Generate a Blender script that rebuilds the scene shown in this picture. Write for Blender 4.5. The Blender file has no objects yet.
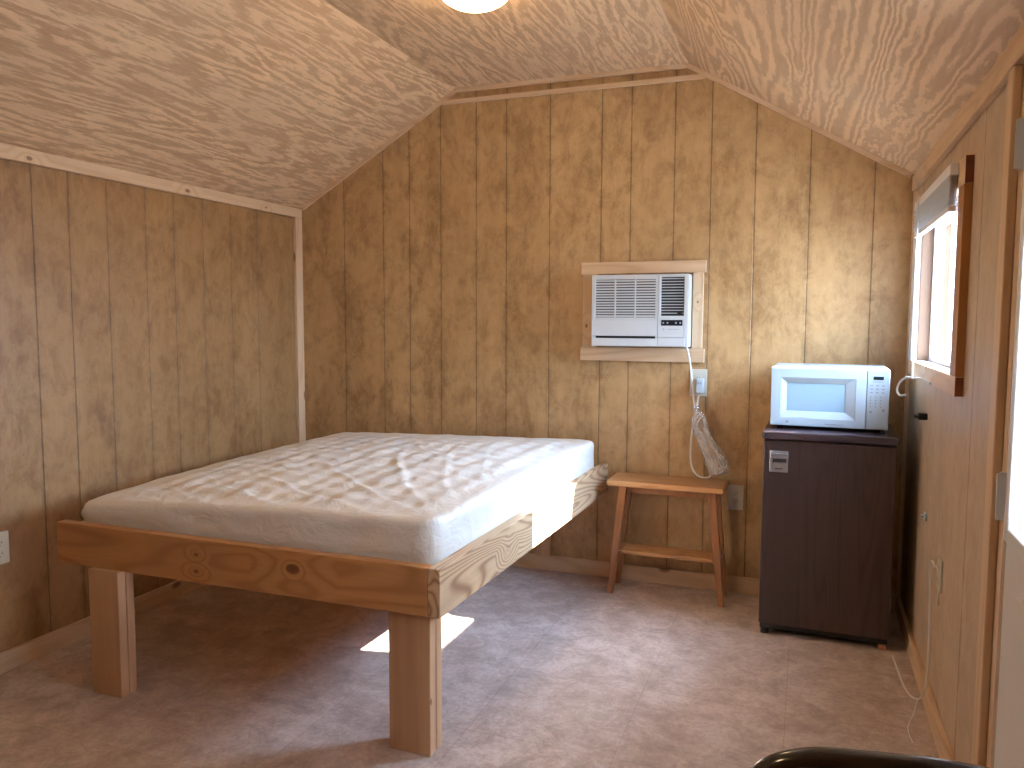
import bpy, bmesh, math, random
from mathutils import Vector, Matrix, noise
random.seed(7)
PI = math.pi
scene = bpy.context.scene
COL = scene.collection

# ------------------------------------------------------------------ camera
W, H, D = 3.05, 1.856, 4.9            # room width, eaves height, room length
A1, Z1 = 0.950, 2.412                 # gambrel knee (distance from wall, height)
CAM = (2.639, -3.7164, 1.2523); YAW, PIT, ROLL, FPX = 0.3569, 0.0804, 0.0037, 789.0
cd = bpy.data.cameras.new('camera'); cam = bpy.data.objects.new('camera', cd); COL.objects.link(cam)
cd.sensor_width = 36; cd.lens = FPX / 1024 * 36; cd.clip_start = 0.02
fw = Vector((-math.sin(YAW) * math.cos(PIT), math.cos(YAW) * math.cos(PIT), -math.sin(PIT)))
rt = Vector((math.cos(YAW), math.sin(YAW), 0)); up = rt.cross(fw)
r2 = rt * math.cos(ROLL) + up * math.sin(ROLL); u2 = up * math.cos(ROLL) - rt * math.sin(ROLL)
cam.matrix_world = Matrix(((r2.x, u2.x, -fw.x, CAM[0]), (r2.y, u2.y, -fw.y, CAM[1]), (r2.z, u2.z, -fw.z, CAM[2]), (0, 0, 0, 1)))
scene.camera = cam

# ------------------------------------------------------------------ light and exposure
LAMP, SKY, SUN = 29.0, 22.0, 60.0
AUREOLE = 108.0                     # hazy bright sky round the sun
SUN_DIR = Vector((1, 0.2, 0.66)).normalized()
LAMP_COL = (1.0, 0.70, 0.38)
scene.view_settings.view_transform = 'Standard'; scene.view_settings.look = 'None'
scene.view_settings.gamma = 1; scene.view_settings.use_curve_mapping = False
scene.view_settings.exposure = 0.28
scene.cycles.use_denoising = True
scene.cycles.max_bounces = 10; scene.cycles.diffuse_bounces = 6; scene.cycles.transparent_max_bounces = 16
scene.cycles.sample_clamp_indirect = 6
w = bpy.data.worlds.new('sky'); scene.world = w; w.use_nodes = True
wn = w.node_tree; bg = wn.nodes['Background']
tc = wn.nodes.new('ShaderNodeTexCoord'); sx = wn.nodes.new('ShaderNodeSeparateXYZ'); cr = wn.nodes.new('ShaderNodeValToRGB')
wn.links.new(tc.outputs['Generated'], sx.inputs[0]); wn.links.new(sx.outputs['Z'], cr.inputs[0])
cr.color_ramp.elements[0].color = (0.60, 0.79, 1, 1); cr.color_ramp.elements[1].color = (0.42, 0.62, 1, 1)
cr.color_ramp.elements[0].position = 0.0; cr.color_ramp.elements[1].position = 0.8
wn.links.new(cr.outputs[0], bg.inputs['Color']); bg.inputs['Strength'].default_value = SKY
dt = wn.nodes.new('ShaderNodeVectorMath'); dt.operation = 'DOT_PRODUCT'; wn.links.new(tc.outputs['Generated'], dt.inputs[0]); dt.inputs[1].default_value = SUN_DIR
mx0 = wn.nodes.new('ShaderNodeMath'); mx0.operation = 'MAXIMUM'; wn.links.new(dt.outputs['Value'], mx0.inputs[0]); mx0.inputs[1].default_value = 0
pw = wn.nodes.new('ShaderNodeMath'); pw.operation = 'POWER'; wn.links.new(mx0.outputs[0], pw.inputs[0]); pw.inputs[1].default_value = 7
am = wn.nodes.new('ShaderNodeMath'); am.operation = 'MULTIPLY'; wn.links.new(pw.outputs[0], am.inputs[0]); am.inputs[1].default_value = AUREOLE
b2 = wn.nodes.new('ShaderNodeBackground'); b2.inputs['Color'].default_value = (0.42, 0.65, 1, 1); wn.links.new(am.outputs[0], b2.inputs['Strength'])
ad = wn.nodes.new('ShaderNodeAddShader'); wn.links.new(bg.outputs[0], ad.inputs[0]); wn.links.new(b2.outputs[0], ad.inputs[1])
wn.links.new(ad.outputs[0], wn.nodes['World Output'].inputs['Surface'])
sl = bpy.data.lights.new('sun', 'SUN'); sl.energy = SUN; sl.angle = 0.009; sl.color = (1, 0.96, 0.9)
so = bpy.data.objects.new('sun', sl); COL.objects.link(so); so.location = (6, 1, 5)
so.rotation_euler = Vector((-1, -0.2, -0.66)).to_track_quat('-Z', 'Y').to_euler()
def portal(name, y0, y1, z0, z1):
    l = bpy.data.lights.new(name, 'AREA'); l.shape = 'RECTANGLE'; l.size = y1 - y0; l.size_y = z1 - z0
    l.cycles.is_portal = True
    o = bpy.data.objects.new(name, l); COL.objects.link(o); o.location = (W + 0.125, (y0 + y1) / 2, (z0 + z1) / 2)
    o.rotation_euler = (PI / 2, 0, PI / 2)
portal('window_daylight_portal', -1.155, -0.225, 1.088, 1.645)
portal('door_daylight_portal', -2.52, -1.893, 0.84, 1.70)

# ------------------------------------------------------------------ node helpers
class NT:
    def __init__(s, name):
        s.m = bpy.data.materials.new(name); s.m.use_nodes = True; s.t = s.m.node_tree
        s.b = s.t.nodes['Principled BSDF']; s.out = s.t.nodes['Material Output']
    def n(s, typ, ins=None, **kw):
        nd = s.t.nodes.new('ShaderNode' + typ)
        for k, v in kw.items(): setattr(nd, k, v)
        for k, v in (ins or {}).items():
            if isinstance(v, bpy.types.NodeSocket): s.t.links.new(v, nd.inputs[k])
            else: nd.inputs[k].default_value = v
        return nd
    def math(s, op, a, b=0.0, c=None):
        d = {0: a, 1: b}
        if c is not None: d[2] = c
        return s.n('Math', d, operation=op).outputs[0]
    def ramp(s, fac, stops, interp='LINEAR'):
        nd = s.n('ValToRGB', {0: fac}); e = nd.color_ramp; e.interpolation = interp
        while len(e.elements) < len(stops): e.elements.new(0.5)
        for el, (p, c) in zip(e.elements, stops):
            el.position = p
            el.color = (c, c, c, 1) if isinstance(c, (int, float)) else (*c, 1)
        return nd.outputs[0]
    def mix(s, fac, a, b, blend='MIX'):
        nd = s.n('Mix', data_type='RGBA', blend_type=blend)
        for i, v in ((0, fac), (6, a), (7, b)):
            if isinstance(v, bpy.types.NodeSocket): s.t.links.new(v, nd.inputs[i])
            else: nd.inputs[i].default_value = v if isinstance(v, (int, float)) or len(v) == 4 else (*v, 1)
        return nd.outputs[2]
    def coords(s, scale=(1, 1, 1), kind='Object', loc=(0, 0, 0), rot=(0, 0, 0)):
        t = s.n('TexCoord')
        return s.n('Mapping', {0: t.outputs[kind], 'Scale': scale, 'Location': loc, 'Rotation': rot}).outputs[0]
    def noise(s, vec, scale, detail=4, rough=0.55, dist=0.0):
        return s.n('TexNoise', {'Vector': vec, 'Scale': scale, 'Detail': detail, 'Roughness': rough, 'Distortion': dist}).outputs[0]
    def bump(s, h, strength=0.3, dist=0.01, prev=None):
        d = {'Height': h, 'Strength': strength, 'Distance': dist}
        if prev is not None: d['Normal'] = prev
        return s.n('Bump', d).outputs[0]
    def set(s, **kw):
        for k, v in kw.items():
            k = k.replace('_', ' ')
            if isinstance(v, bpy.types.NodeSocket): s.t.links.new(v, s.b.inputs[k])
            else: s.b.inputs[k].default_value = (*v, 1) if isinstance(v, tuple) and len(v) == 3 else v
        return s.m

def plain(name, col, rough=0.5, metal=0.0, mottle=0.05, spec=0.5, coat=0.0):
    t = NT(name); v = t.coords()
    f = t.noise(v, 9, 3); c2 = tuple(c * (1 - mottle * 2) for c in col)
    t.set(Base_Color=t.mix(f, col, c2), Roughness=t.ramp(t.noise(v, 30), [(0, max(rough - .06, 0)), (1, min(rough + .06, 1))]),
          Metallic=metal, Specular_IOR_Level=spec, Coat_Weight=coat)
    return t.m

def wood(name, light, dark, axis=0, rings=16, rough=0.5, knots=0.0, seed=0.0, stretch=0.12, contrast=1.0, across=5.0, fine=0.35, spots=()):
    """solid timber: growth-ring contours stretched along one axis"""
    t = NT(name)
    sc = [across] * 3; sc[axis] = across * stretch
    v = t.coords(tuple(sc), loc=(seed, seed * .7, seed * .3))
    n1 = t.noise(v, 1.0, 1.2, .4, .3)
    kd = None
    for (px, py, pz, kr) in spots:          # single knots: the rings close round them
        sk = [1 / kr] * 3; sk[axis] = .62 / kr
        dd_ = t.n('VectorMath', {0: t.coords(tuple(sk), loc=(-px * sk[0], -py * sk[1], -pz * sk[2]))}, operation='LENGTH').outputs['Value']
        kd = dd_ if kd is None else t.math('MINIMUM', kd, dd_)
    if kd is not None:
        n1 = t.math('ADD', n1, t.math('MULTIPLY', t.ramp(t.math('DIVIDE', kd, 6.0), [(0, 1.0), (.35, .35), (1, 0.0)]), .30))
    ring = t.math('PINGPONG', t.math('MULTIPLY', n1, rings), 0.5)
    ring = t.math('MULTIPLY', ring, 2)
    col = t.ramp(ring, [(0.0, light), (0.55, tuple(l * (1 - .25 * contrast) + d * .25 * contrast for l, d in zip(light, dark))), (0.9, tuple(l * (1 - contrast) + d * contrast for l, d in zip(light, dark))), (1.0, dark if contrast > .8 else tuple(l * (1 - contrast) + d * contrast for l, d in zip(light, dark)))])
    sf = [90.0] * 3; sf[axis] = 3.0
    fn = t.noise(t.coords(tuple(sf)), 1.0, 2)
    col = t.mix(t.math('MULTIPLY', fn, fine), col, tuple(c * .55 for c in dark))
    if knots:
        sk = [6.0] * 3; sk[axis] = 3.0
        vo = t.n('TexVoronoi', {'Vector': t.coords(tuple(sk), loc=(seed * 1.3 + .37, .21, seed)), 'Scale': 1.0, 'Randomness': 1.0})
        k = t.ramp(vo.outputs['Distance'], [(0.0, 1.0), (knots * .6, 0.85), (knots, 0.0)])
        col = t.mix(k, col, (dark[0] * .42, dark[1] * .33, dark[2] * .3))
    if kd is not None: col = t.mix(t.ramp(kd, [(0, 1.0), (.75, .8), (1.0, 0.0)]), col, (dark[0] * .38, dark[1] * .3, dark[2] * .3))
    b = t.bump(ring, .08, .004); b = t.bump(fn, .12, .002, b)
    t.set(Base_Color=col, Roughness=rough, Normal=b)
    return t.m

def wallboard(name, axis, grooves, seed, tint=(1, 1, 1), pale=0.0):
    """varnished siding panel: tan board, darker blotches and streaks, vertical grooves at uneven spacing"""
    t = NT(name); co = t.n('TexCoord').outputs['Object']
    s = t.n('SeparateXYZ', {0: co}).outputs[axis]
    vs = [9.0, 9.0, 9.0]; vs[2] = 1.5
    big = t.noise(t.coords((2.4, 2.4, 1.7), loc=(seed, 0, 0)), 1.0, 3, .55)
    streak = t.noise(t.coords(tuple(vs), loc=(seed, seed, 0)), 1.0, 5, .62)
    blot = t.noise(t.coords((9, 9, 6.5), loc=(0, seed, 0)), 1.0, 7, .72, .5)
    stn = t.noise(t.coords((4.2, 4.2, 1.6), loc=(seed, 2, seed)), 1.0, 6, .68, .4)
    fine = t.noise(t.coords((150, 150, 9)), 1.0, 3, .6)
    cloud = t.noise(t.coords((22, 22, 16), loc=(seed, 0, 1)), 1.0, 5, .7)
    base = t.ramp(big, [(.25, (.44, .295, .160)), (.5, (.51, .350, .195)), (.75, (.59, .42, .25))])
    base = t.mix(t.ramp(streak, [(.48, 0.0), (.76, 0.50)]), base, (.27, .155, .070))
    base = t.mix(t.ramp(blot, [(.46, 0.0), (.60, 0.55)]), base, (.24, .135, .055))
    base = t.mix(t.ramp(stn, [(.52, 0.0), (.62, .60)]), base, (.21, .115, .046))
    base = t.mix(t.ramp(cloud, [(.42, 0.0), (.66, 0.50)]), base, (.62, .46, .29))
    base = t.mix(t.math('MULTIPLY', fine, .30), base, (.20, .115, .045))
    # board-to-board tone and the grooves
    lo = None; tone = None
    for i, g in enumerate(grooves):
        d = t.math('ABSOLUTE', t.math('SUBTRACT', s, g), 0)
        lo = d if lo is None else t.math('MINIMUM', lo, d)
        st = t.math('MULTIPLY', t.math('GREATER_THAN', s, g), random.uniform(-.45, .45))
        tone = st if tone is None else t.math('ADD', tone, st)
    tone = t.math('ADD', t.math('WRAP', tone, .5, -.5), .5)
    base = t.mix(t.math('MULTIPLY', tone, .22), base, (.33, .21, .105))
    wob = t.noise(t.coords((3, 3, 30)), 1.0, 3)
    gw = t.math('ADD', t.math('MULTIPLY', wob, .0055), .0006)
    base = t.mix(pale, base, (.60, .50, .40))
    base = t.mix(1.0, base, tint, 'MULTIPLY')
    g = t.math('SUBTRACT', 1.0, t.math('MINIMUM', t.math('DIVIDE', lo, gw), 1.0))
    stain = t.math('MULTIPLY', t.math('SUBTRACT', 1.0, t.math('MINIMUM', t.math('DIVIDE', lo, .02), 1.0)), t.ramp(blot, [(.4, 0.), (.7, .6)]))
    base = t.mix(stain, base, (.16, .075, .022))
    base = t.mix(t.math('MULTIPLY', g, .85), base, (.075, .035, .012))
    b = t.bump(t.math('SUBTRACT', 1.0, g), .55, .004); b = t.bump(fine, .18, .002, b); b = t.bump(cloud, .12, .004, b)
    t.set(Base_Color=base, Roughness=t.ramp(blot, [(0.2, .36), (.8, .55)]), Normal=b, Specular_IOR_Level=.42)
    return t.m

def plywood(name):
    """rotary-cut ceiling plywood; the sheets on the window side have a finer, straighter figure"""
    t = NT(name); light, dark = (.80, .565, .335), (.53, .325, .175)
    warp = t.n('TexNoise', {'Vector': t.coords((16, 5, 16)), 'Scale': 1.0, 'Detail': 4.0, 'Roughness': .65}).outputs['Color']
    def fig(sc, amt, rings, jag, jsc):
        v2 = t.n('VectorMath', {0: t.coords(sc), 1: t.n('VectorMath', {0: warp, 'Scale': amt}, operation='SCALE').outputs[0]}, operation='ADD').outputs[0]
        n1 = t.noise(v2, 1.0, 2.0, .45, .3)
        r = t.math('MULTIPLY', t.math('PINGPONG', t.math('MULTIPLY', n1, rings), .5), 2)
        return t.math('ADD', r, t.math('MULTIPLY', t.math('SUBTRACT', t.noise(t.coords(jsc), 1.0, 4, .7), .5), jag))
    r1 = fig((9.5, 1.2, 9.5), .16, 8, 3.4, (85, 13, 85)); r2_ = fig((3.4, .22, 3.4), .10, 34, 1.4, (60, 6, 60))
    x = t.n('SeparateXYZ', {0: t.n('TexCoord').outputs['Object']}).outputs[0]
    ring = t.mix(t.math('GREATER_THAN', x, W - A1), r1, r2_)
    col = t.ramp(ring, [(.0, dark), (.45, tuple((a * .3 + b * .7) for a, b in zip(light, dark))), (.65, light), (1, tuple(min(1, c * 1.08) for c in light))])
    pat = t.noise(t.coords((3.0, 1.6, 3.0), loc=(0, 3, 1)), 1.0, 4, .6)
    col = t.mix(t.ramp(pat, [(.35, 0.0), (.7, .50)]), col, (.56, .38, .235))
    fine = t.noise(t.coords((120, 10, 120)), 1.0, 3, .6)
    col = t.mix(t.math('MULTIPLY', fine, .25), col, (.32, .19, .11))
    b = t.bump(ring, .22, .003); b = t.bump(fine, .15, .002, b)
    t.set(Base_Color=col, Roughness=.55, Normal=b, Specular_IOR_Level=.35)
    return t.m

def floor_vinyl():
    t = NT('floor_vinyl')
    n1 = t.noise(t.coords((2.2, 2.2, 1)), 1.0, 5, .62, .4)
    n2 = t.noise(t.coords((9, 9, 1), loc=(2, 1, 0)), 1.0, 8, .78, .35)
    n3 = t.noise(t.coords((60, 60, 1)), 1.0, 5, .75)
    col = t.ramp(n1, [(.28, (.48, .375, .315)), (.5, (.59, .48, .415)), (.72, (.71, .60, .53))])
    col = t.mix(t.ramp(n2, [(.44, 0.0), (.62, .75)]), col, (.33, .25, .20))
    col = t.mix(t.ramp(n2, [(.30, .70), (.46, 0.0)]), col, (.72, .65, .61))
    col = t.mix(t.ramp(n3, [(.45, 0.0), (.75, .6)]), col, (.32, .22, .18))
    br = t.n('TexBrick', {'Vector': t.coords((1, 1, 1), loc=(.13, .21, 0)), 'Scale': 1.0, 'Mortar Size': .0016, 'Mortar Smooth': .2, 'Brick Width': .457, 'Row Height': .457}, offset=0.0)
    cell = t.n('TexWhiteNoise', {0: t.n('VectorMath', {0: t.coords((2.188, 2.188, 1), loc=(.284, .46, 0))}, operation='FLOOR').outputs[0]}, noise_dimensions='3D').outputs['Value']
    col = t.mix(t.math('MULTIPLY', cell, .16), col, (.30, .21, .165))
    col = t.mix(t.math('MULTIPLY', t.math('MULTIPLY', br.outputs['Fac'], n1), .5), col, (.13, .075, .05))
    b = t.bump(n2, .12, .003); b = t.bump(br.outputs['Fac'], -.2, .002, b)
    t.set(Base_Color=col, Roughness=t.ramp(n2, [(.2, .36), (.8, .52)]), Normal=b, Specular_IOR_Level=.45)
    return t.m

def pane_glass(name, tint=(1, 1, 1)):
    t = NT(name)
    tr = t.n('BsdfTransparent', {0: (*tint, 1)}); gl = t.n('BsdfGlossy', {'Roughness': .02})
    fr = t.n('LayerWeight', {'Blend': .12})
    mx = t.n('MixShader', {0: t.math('MULTIPLY', fr.outputs['Fresnel'], .6), 1: tr.outputs[0], 2: gl.outputs[0]})
    t.t.links.new(mx.outputs[0], t.out.inputs[0]); return t.m

def translucent(name, col, frac=.5, trans=0.0):
    t = NT(name)
    d = t.n('BsdfDiffuse', {0: (*col, 1)}); r = t.n('BsdfTranslucent', {0: (*col, 1)})
    mx = t.n('MixShader', {0: frac, 1: d.outputs[0], 2: r.outputs[0]}).outputs[0]
    if trans:
        nz = t.ramp(t.noise(t.coords((30, 30, 16)), 1.0, 3, .6, 2.0), [(.40, trans), (.60, max(trans - .55, 0))])
        tr = t.n('BsdfTransparent'); g = t.n('BsdfGlossy', {'Roughness': .08, 'Normal': t.bump(t.noise(t.coords((45, 45, 20)), 1.0, 4, .7, 2.0), .8, .01)})
        mx = t.n('MixShader', {0: .55, 1: mx, 2: g.outputs[0]}).outputs[0]
        mx = t.n('MixShader', {0: nz, 1: mx, 2: tr.outputs[0]}).outputs[0]
    t.t.links.new(mx, t.out.inputs[0]); return t.m

# ------------------------------------------------------------------ mesh helpers
class MB:
    def __init__(s): s.bm = bmesh.new()
    def _merge(s, b, mat=None):
        if mat is not None: bmesh.ops.transform(b, matrix=mat, verts=b.verts)
        me = bpy.data.meshes.new('tmp'); b.to_mesh(me); b.free(); s.bm.from_mesh(me); bpy.data.meshes.remove(me)
        return s
    def box(s, x0, x1, y0, y1, z0, z1, bev=0.0, seg=2, mat=None):
        b = bmesh.new(); bmesh.ops.create_cube(b, size=1)
        bmesh.ops.scale(b, vec=(x1 - x0, y1 - y0, z1 - z0), verts=b.verts)
        bmesh.ops.translate(b, vec=((x0 + x1) / 2, (y0 + y1) / 2, (z0 + z1) / 2), verts=b.verts)
        if bev: bmesh.ops.bevel(b, geom=b.edges[:], offset=bev, segments=seg, profile=.5, affect='EDGES')
        return s._merge(b, mat)
    def hexa(s, bot, top, bev=0.0):
        """solid from 4 bottom and 4 top corners"""
        b = bmesh.new(); v = [b.verts.new(p) for p in list(bot) + list(top)]
        b.faces.new(v[3::-1]); b.faces.new(v[4:8])
        for i in range(4): b.faces.new((v[i], v[(i + 1) % 4], v[4 + (i + 1) % 4], v[4 + i]))
        bmesh.ops.recalc_face_normals(b, faces=b.faces)
        if bev: bmesh.ops.bevel(b, geom=b.edges[:], offset=bev, segments=2, profile=.5, affect='EDGES')
        return s._merge(b)
    def prism(s, pts, axis, a, c, bev=0.0):
        """polygon pts (2-D in the remaining axes) extruded from a to c along axis"""
        b = bmesh.new()
        def p3(p, q):
            l = list(p); l.insert(axis, q); return l
        v0 = [b.verts.new(p3(p, a)) for p in pts]; v1 = [b.verts.new(p3(p, c)) for p in pts]; n = len(pts)
        b.faces.new(v0); b.faces.new(v1[::-1])
        for i in range(n): b.faces.new((v0[i], v1[i], v1[(i + 1) % n], v0[(i + 1) % n]))
        bmesh.ops.recalc_face_normals(b, faces=b.faces)
        if bev: bmesh.ops.bevel(b, geom=b.edges[:], offset=bev, segments=2, profile=.5, affect='EDGES')
        return s._merge(b)
    def cyl(s, c, r, h, axis=2, seg=24, r2=None, bev=0.0):
        b = bmesh.new(); bmesh.ops.create_cone(b, cap_ends=True, segments=seg, radius1=r, radius2=r if r2 is None else r2, depth=h)
        if bev: bmesh.ops.bevel(b, geom=[e for e in b.edges if len(e.link_faces) == 2 and any(len(f.verts) > 4 for f in e.link_faces)], offset=bev, segments=2, profile=.5, affect='EDGES')
        m = Matrix.Identity(4)
        if axis == 0: m = Matrix.Rotation(PI / 2, 4, 'Y')
        if axis == 1: m = Matrix.Rotation(PI / 2, 4, 'X')
        return s._merge(b, Matrix.Translation(c) @ m)
    def lathe(s, prof, c, seg=48):
        b = bmesh.new(); rings = []
        for r, z in prof:
            rings.append([b.verts.new((r * math.cos(2 * PI * i / seg), r * math.sin(2 * PI * i / seg), z)) for i in range(seg)])
        for k in range(len(rings) - 1):
            for i in range(seg): b.faces.new((rings[k][i], rings[k][(i + 1) % seg], rings[k + 1][(i + 1) % seg], rings[k + 1][i]))
        for rg in (rings[0], rings[-1]): b.faces.new(rg)
        bmesh.ops.recalc_face_normals(b, faces=b.faces)
        return s._merge(b, Matrix.Translation(c))
    def tube(s, pts, r, seg=10, smooth=4, flat=1.0):
        P = [Vector(p) for p in pts]
        if smooth and len(P) > 2:
            Q = []
            for i in range(len(P) - 1):
                p0, p1, p2, p3 = P[max(i - 1, 0)], P[i], P[i + 1], P[min(i + 2, len(P) - 1)]
                for k in range(smooth):
                    t = k / smooth
                    Q.append(.5 * ((2 * p1) + (p2 - p0) * t + (2 * p0 - 5 * p1 + 4 * p2 - p3) * t * t + (3 * p1 - p0 - 3 * p2 + p3) * t ** 3))
            Q.append(P[-1]); P = Q
        b = bmesh.new(); rings = []; nrm = None
        for i, p in enumerate(P):
            tg = (P[min(i + 1, len(P) - 1)] - P[max(i - 1, 0)]).normalized()
            if nrm is None: nrm = tg.orthogonal().normalized()
            nrm = (nrm - tg * nrm.dot(tg)).normalized(); bn = tg.cross(nrm)
            rr = r[i * (len(r) - 1) // max(len(P) - 1, 1)] if isinstance(r, (list, tuple)) else r
            rings.append([b.verts.new(p + (nrm * math.cos(2 * PI * j / seg) + bn * math.sin(2 * PI * j / seg) * flat) * rr) for j in range(seg)])
        for k in range(len(rings) - 1):
            for i in range(seg): b.faces.new((rings[k][i], rings[k][(i + 1) % seg], rings[k + 1][(i + 1) % seg], rings[k + 1][i]))
        b.faces.new(rings[0][::-1]); b.faces.new(rings[-1])
        bmesh.ops.recalc_face_normals(b, faces=b.faces)
        return s._merge(b)
    def build(s, name, mat, parent=None, smooth=False, origin=None):
        me = bpy.data.meshes.new(name)
        if origin is not None: bmesh.ops.translate(s.bm, vec=-Vector(origin), verts=s.bm.verts)
        s.bm.to_mesh(me); s.bm.free(); me.materials.append(mat)
        o = bpy.data.objects.new(name, me); COL.objects.link(o)
        if origin is not None: o.location = origin
        if smooth:
            me.polygons.foreach_set('use_smooth', [True] * len(me.polygons))
            try: me.set_sharp_from_angle(angle=math.radians(40))
            except Exception: pass
        if parent is not None: o.parent = parent
        return o

def tag(o, label=None, cat=None, group=None, kind=None):
    if label: o['label'] = label
    if cat: o['category'] = cat
    if group: o['group'] = group
    if kind: o['kind'] = kind
    return o
def empty(name, loc, rz=0.0, **kw):
    o = bpy.data.objects.new(name, None); COL.objects.link(o); o.location = loc; o.rotation_euler = (0, 0, rz); o.empty_display_size = .1
    return tag(o, **kw)
def struct(o, label=None): return tag(o, label=label, kind='structure')

# ------------------------------------------------------------------ materials
GB = [.285, .525, .68, .86, 1.057, 1.22, 1.446, 1.703, 1.844, 2.046, 2.21, 2.403, 2.631, 2.888]
GL = [-2.55, -2.3, -2.06, -1.83, -1.612, -1.461, -1.285, -1.088, -.928, -.747, -.561, -.365]
M = dict(
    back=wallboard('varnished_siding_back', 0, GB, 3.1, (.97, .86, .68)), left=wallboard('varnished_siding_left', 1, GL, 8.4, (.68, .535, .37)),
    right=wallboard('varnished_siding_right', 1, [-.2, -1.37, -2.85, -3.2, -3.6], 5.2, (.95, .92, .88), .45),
    ply=plywood('ceiling_plywood'), floor=floor_vinyl(),
    trim_y=wood('pine_trim_along', (.70, .50, .32), (.53, .33, .17), 1, 10, .5, .10, 1.0, contrast=.55),
    trim_x=wood('pine_trim_across', (.70, .50, .32), (.53, .33, .17), 0, 10, .5, .10, 2.2, contrast=.55),
    trim_z=wood('pine_trim_upright', (.70, .50, .32), (.53, .33, .17), 2, 10, .5, .10, 4.0, contrast=.55),
    endgrain=wood('stained_end_grain', (.23, .055, .016), (.12, .025, .008), 0, 10, .6, 0, 4.0, contrast=.7),
    trim_ac=wood('pine_surround_upright', (.70, .50, .32), (.53, .33, .17), 2, 10, .5, 0, 4.0, contrast=.55, spots=((1.642, -.018, 1.228, .007), (2.166, -.018, 1.34, .005))),
    trim_l=wood('pine_trim_knotty', (.70, .50, .32), (.53, .33, .17), 1, 10, .5, 0, 1.0, contrast=.55, spots=((.02, -1.63, 1.822, .009), (.02, -.86, 1.825, .010), (.02, -.31, 1.825, .006))),
    brown=wood('brown_jamb', (.20, .11, .06), (.13, .06, .03), 2, 8, .5, 0, 4.0, contrast=.6),  # lining wood darkened: the shade of the reveal is in its colour
    orange=wood('orange_board_edge', (.42, .185, .050), (.26, .095, .022), 2, 8, .5, .0, 4.0, contrast=.6),
    pine_x=wood('pine_rail_across', (.52, .255, .090), (.33, .125, .036), 0, 14, .42, 0, 6.3, across=5, contrast=.65, spots=((1.225, -1.79, .512, .017), (.865, -1.79, .516, .006), (.863, -1.79, .462, .007))),  # same pine as the side rail, darkened for the face away from the window
    pine_y=wood('pine_rail_along', (.66, .455, .27), (.32, .170, .085), 1, 28, .45, 0, 9.1, across=6, stretch=.14, spots=((1.735, -1.30, .475, .011), )),
    pine_z=wood('pine_post', (.58, .35, .19), (.42, .22, .105), 2, 8, .5, .04, 3.3, across=5, contrast=.7),
    stool=wood('varnished_stool_wood', (.52, .275, .115), (.36, .155, .055), 0, 12, .28, 0, 2.0, across=7, contrast=.7),
    stool_z=wood('varnished_stool_leg', (.32, .135, .050), (.20, .075, .026), 2, 10, .28, 0, 2.6, across=7, contrast=.7),
    dark=wood('dark_laminate', (.060, .034, .030), (.036, .020, .018), 2, 30, .34, 0, 1.0, across=8, stretch=.05, contrast=.8),
    darktop=wood('dark_laminate_top', (.065, .042, .045), (.042, .028, .030), 0, 30, .26, 0, 1.0, across=8, stretch=.05, contrast=.8),
    black=plain('black_plastic', (.012, .012, .014), .4), blackmetal=plain('gloss_black_enamel', (.010, .010, .013), .16, 0, .02, .6, .6),
    navy=plain('black_vinyl', (.010, .010, .020), .38), void=plain('dark_recess', (.02, .02, .022), .7),
    white=plain('white_plastic', (.46, .54, .58), .35, 0, .02), acwhite=plain('off_white_plastic', (.58, .60, .60), .42, 0, .02),
    ivory=plain('ivory_cover_plate', (.60, .56, .46), .38, 0, .03), paint=plain('white_paint', (.74, .74, .74), .38, 0, .02),
    doorpaint=plain('door_paint', (.76, .76, .78), .42, 0, .03), vinyl=plain('white_vinyl', (.82, .83, .85), .35, 0, .02),
    silver=plain('brushed_silver', (.55, .60, .66), .25, .85, .05), chrome=plain('hinge_metal', (.62, .66, .70), .35, .6, .04),
    cord=plain('white_cord_rubber', (.72, .72, .70), .45, 0, .02), grey=plain('grey_key_print', (.30, .33, .38), .5),
    display=plain('smoked_display', (.012, .016, .022), .15), mwglass=plain('microwave_screen', (.36, .50, .58), .12, 0, .03, .7),  # pale blue of the microwave screen stands in for the window's reflection
    brass=plain('socket_slot', (.05, .04, .03), .5), felt=plain('copper_foot', (.45, .22, .14), .5, .3),
    ground=plain('pale_gravel', (.48, .46, .42), .9, 0, .2),
    glass=pane_glass('window_glass'), slat=translucent('blind_slat', (.86, .87, .88), .5), milky=translucent('milky_pane', (.88, .90, .92), .6), bag=translucent('clear_film', (.92, .94, .97), .4, .90),
)

# ------------------------------------------------------------------ room shell
T = .10
GP = [(0, 0), (W, 0), (W, H), (W - A1, Z1), (A1, Z1), (0, H)]
struct(MB().box(-T, W + T, -D - T, T, -.08, 0).build('floor', M['floor']))
struct(MB().prism([(-T, 0), (W + T, 0), (W + T, H), (W, H), (W - A1, Z1), (A1, Z1), (0, H), (-T, H)], 1, 0, T).build('wall_back', M['back']))
struct(MB().prism([(-T, 0), (W + T, 0), (W + T, H), (W, H), (W - A1, Z1), (A1, Z1), (0, H), (-T, H)], 1, -D - T, -D).build('wall_front', M['back']))
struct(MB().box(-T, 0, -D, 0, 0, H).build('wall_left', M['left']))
WY0, WY1, WZ0, WZ1 = -1.155, -.225, 1.088, 1.645       # window opening
DY0, DY1, DZ = -2.68, -1.75, 1.80                   # doorway
mb = MB()
mb.box(W, W + T, WY1, 0, 0, H); mb.box(W, W + T, WY0, WY1, 0, WZ0); mb.box(W, W + T, WY0, WY1, WZ1, H)
mb.box(W, W + T, DY1, WY0, 0, H); mb.box(W, W + T, DY0, DY1, DZ, H); mb.box(W, W + T, -D, DY0, 0, H)
struct(mb.build('wall_right', M['right']))
ct = .05
mb = MB()
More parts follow.
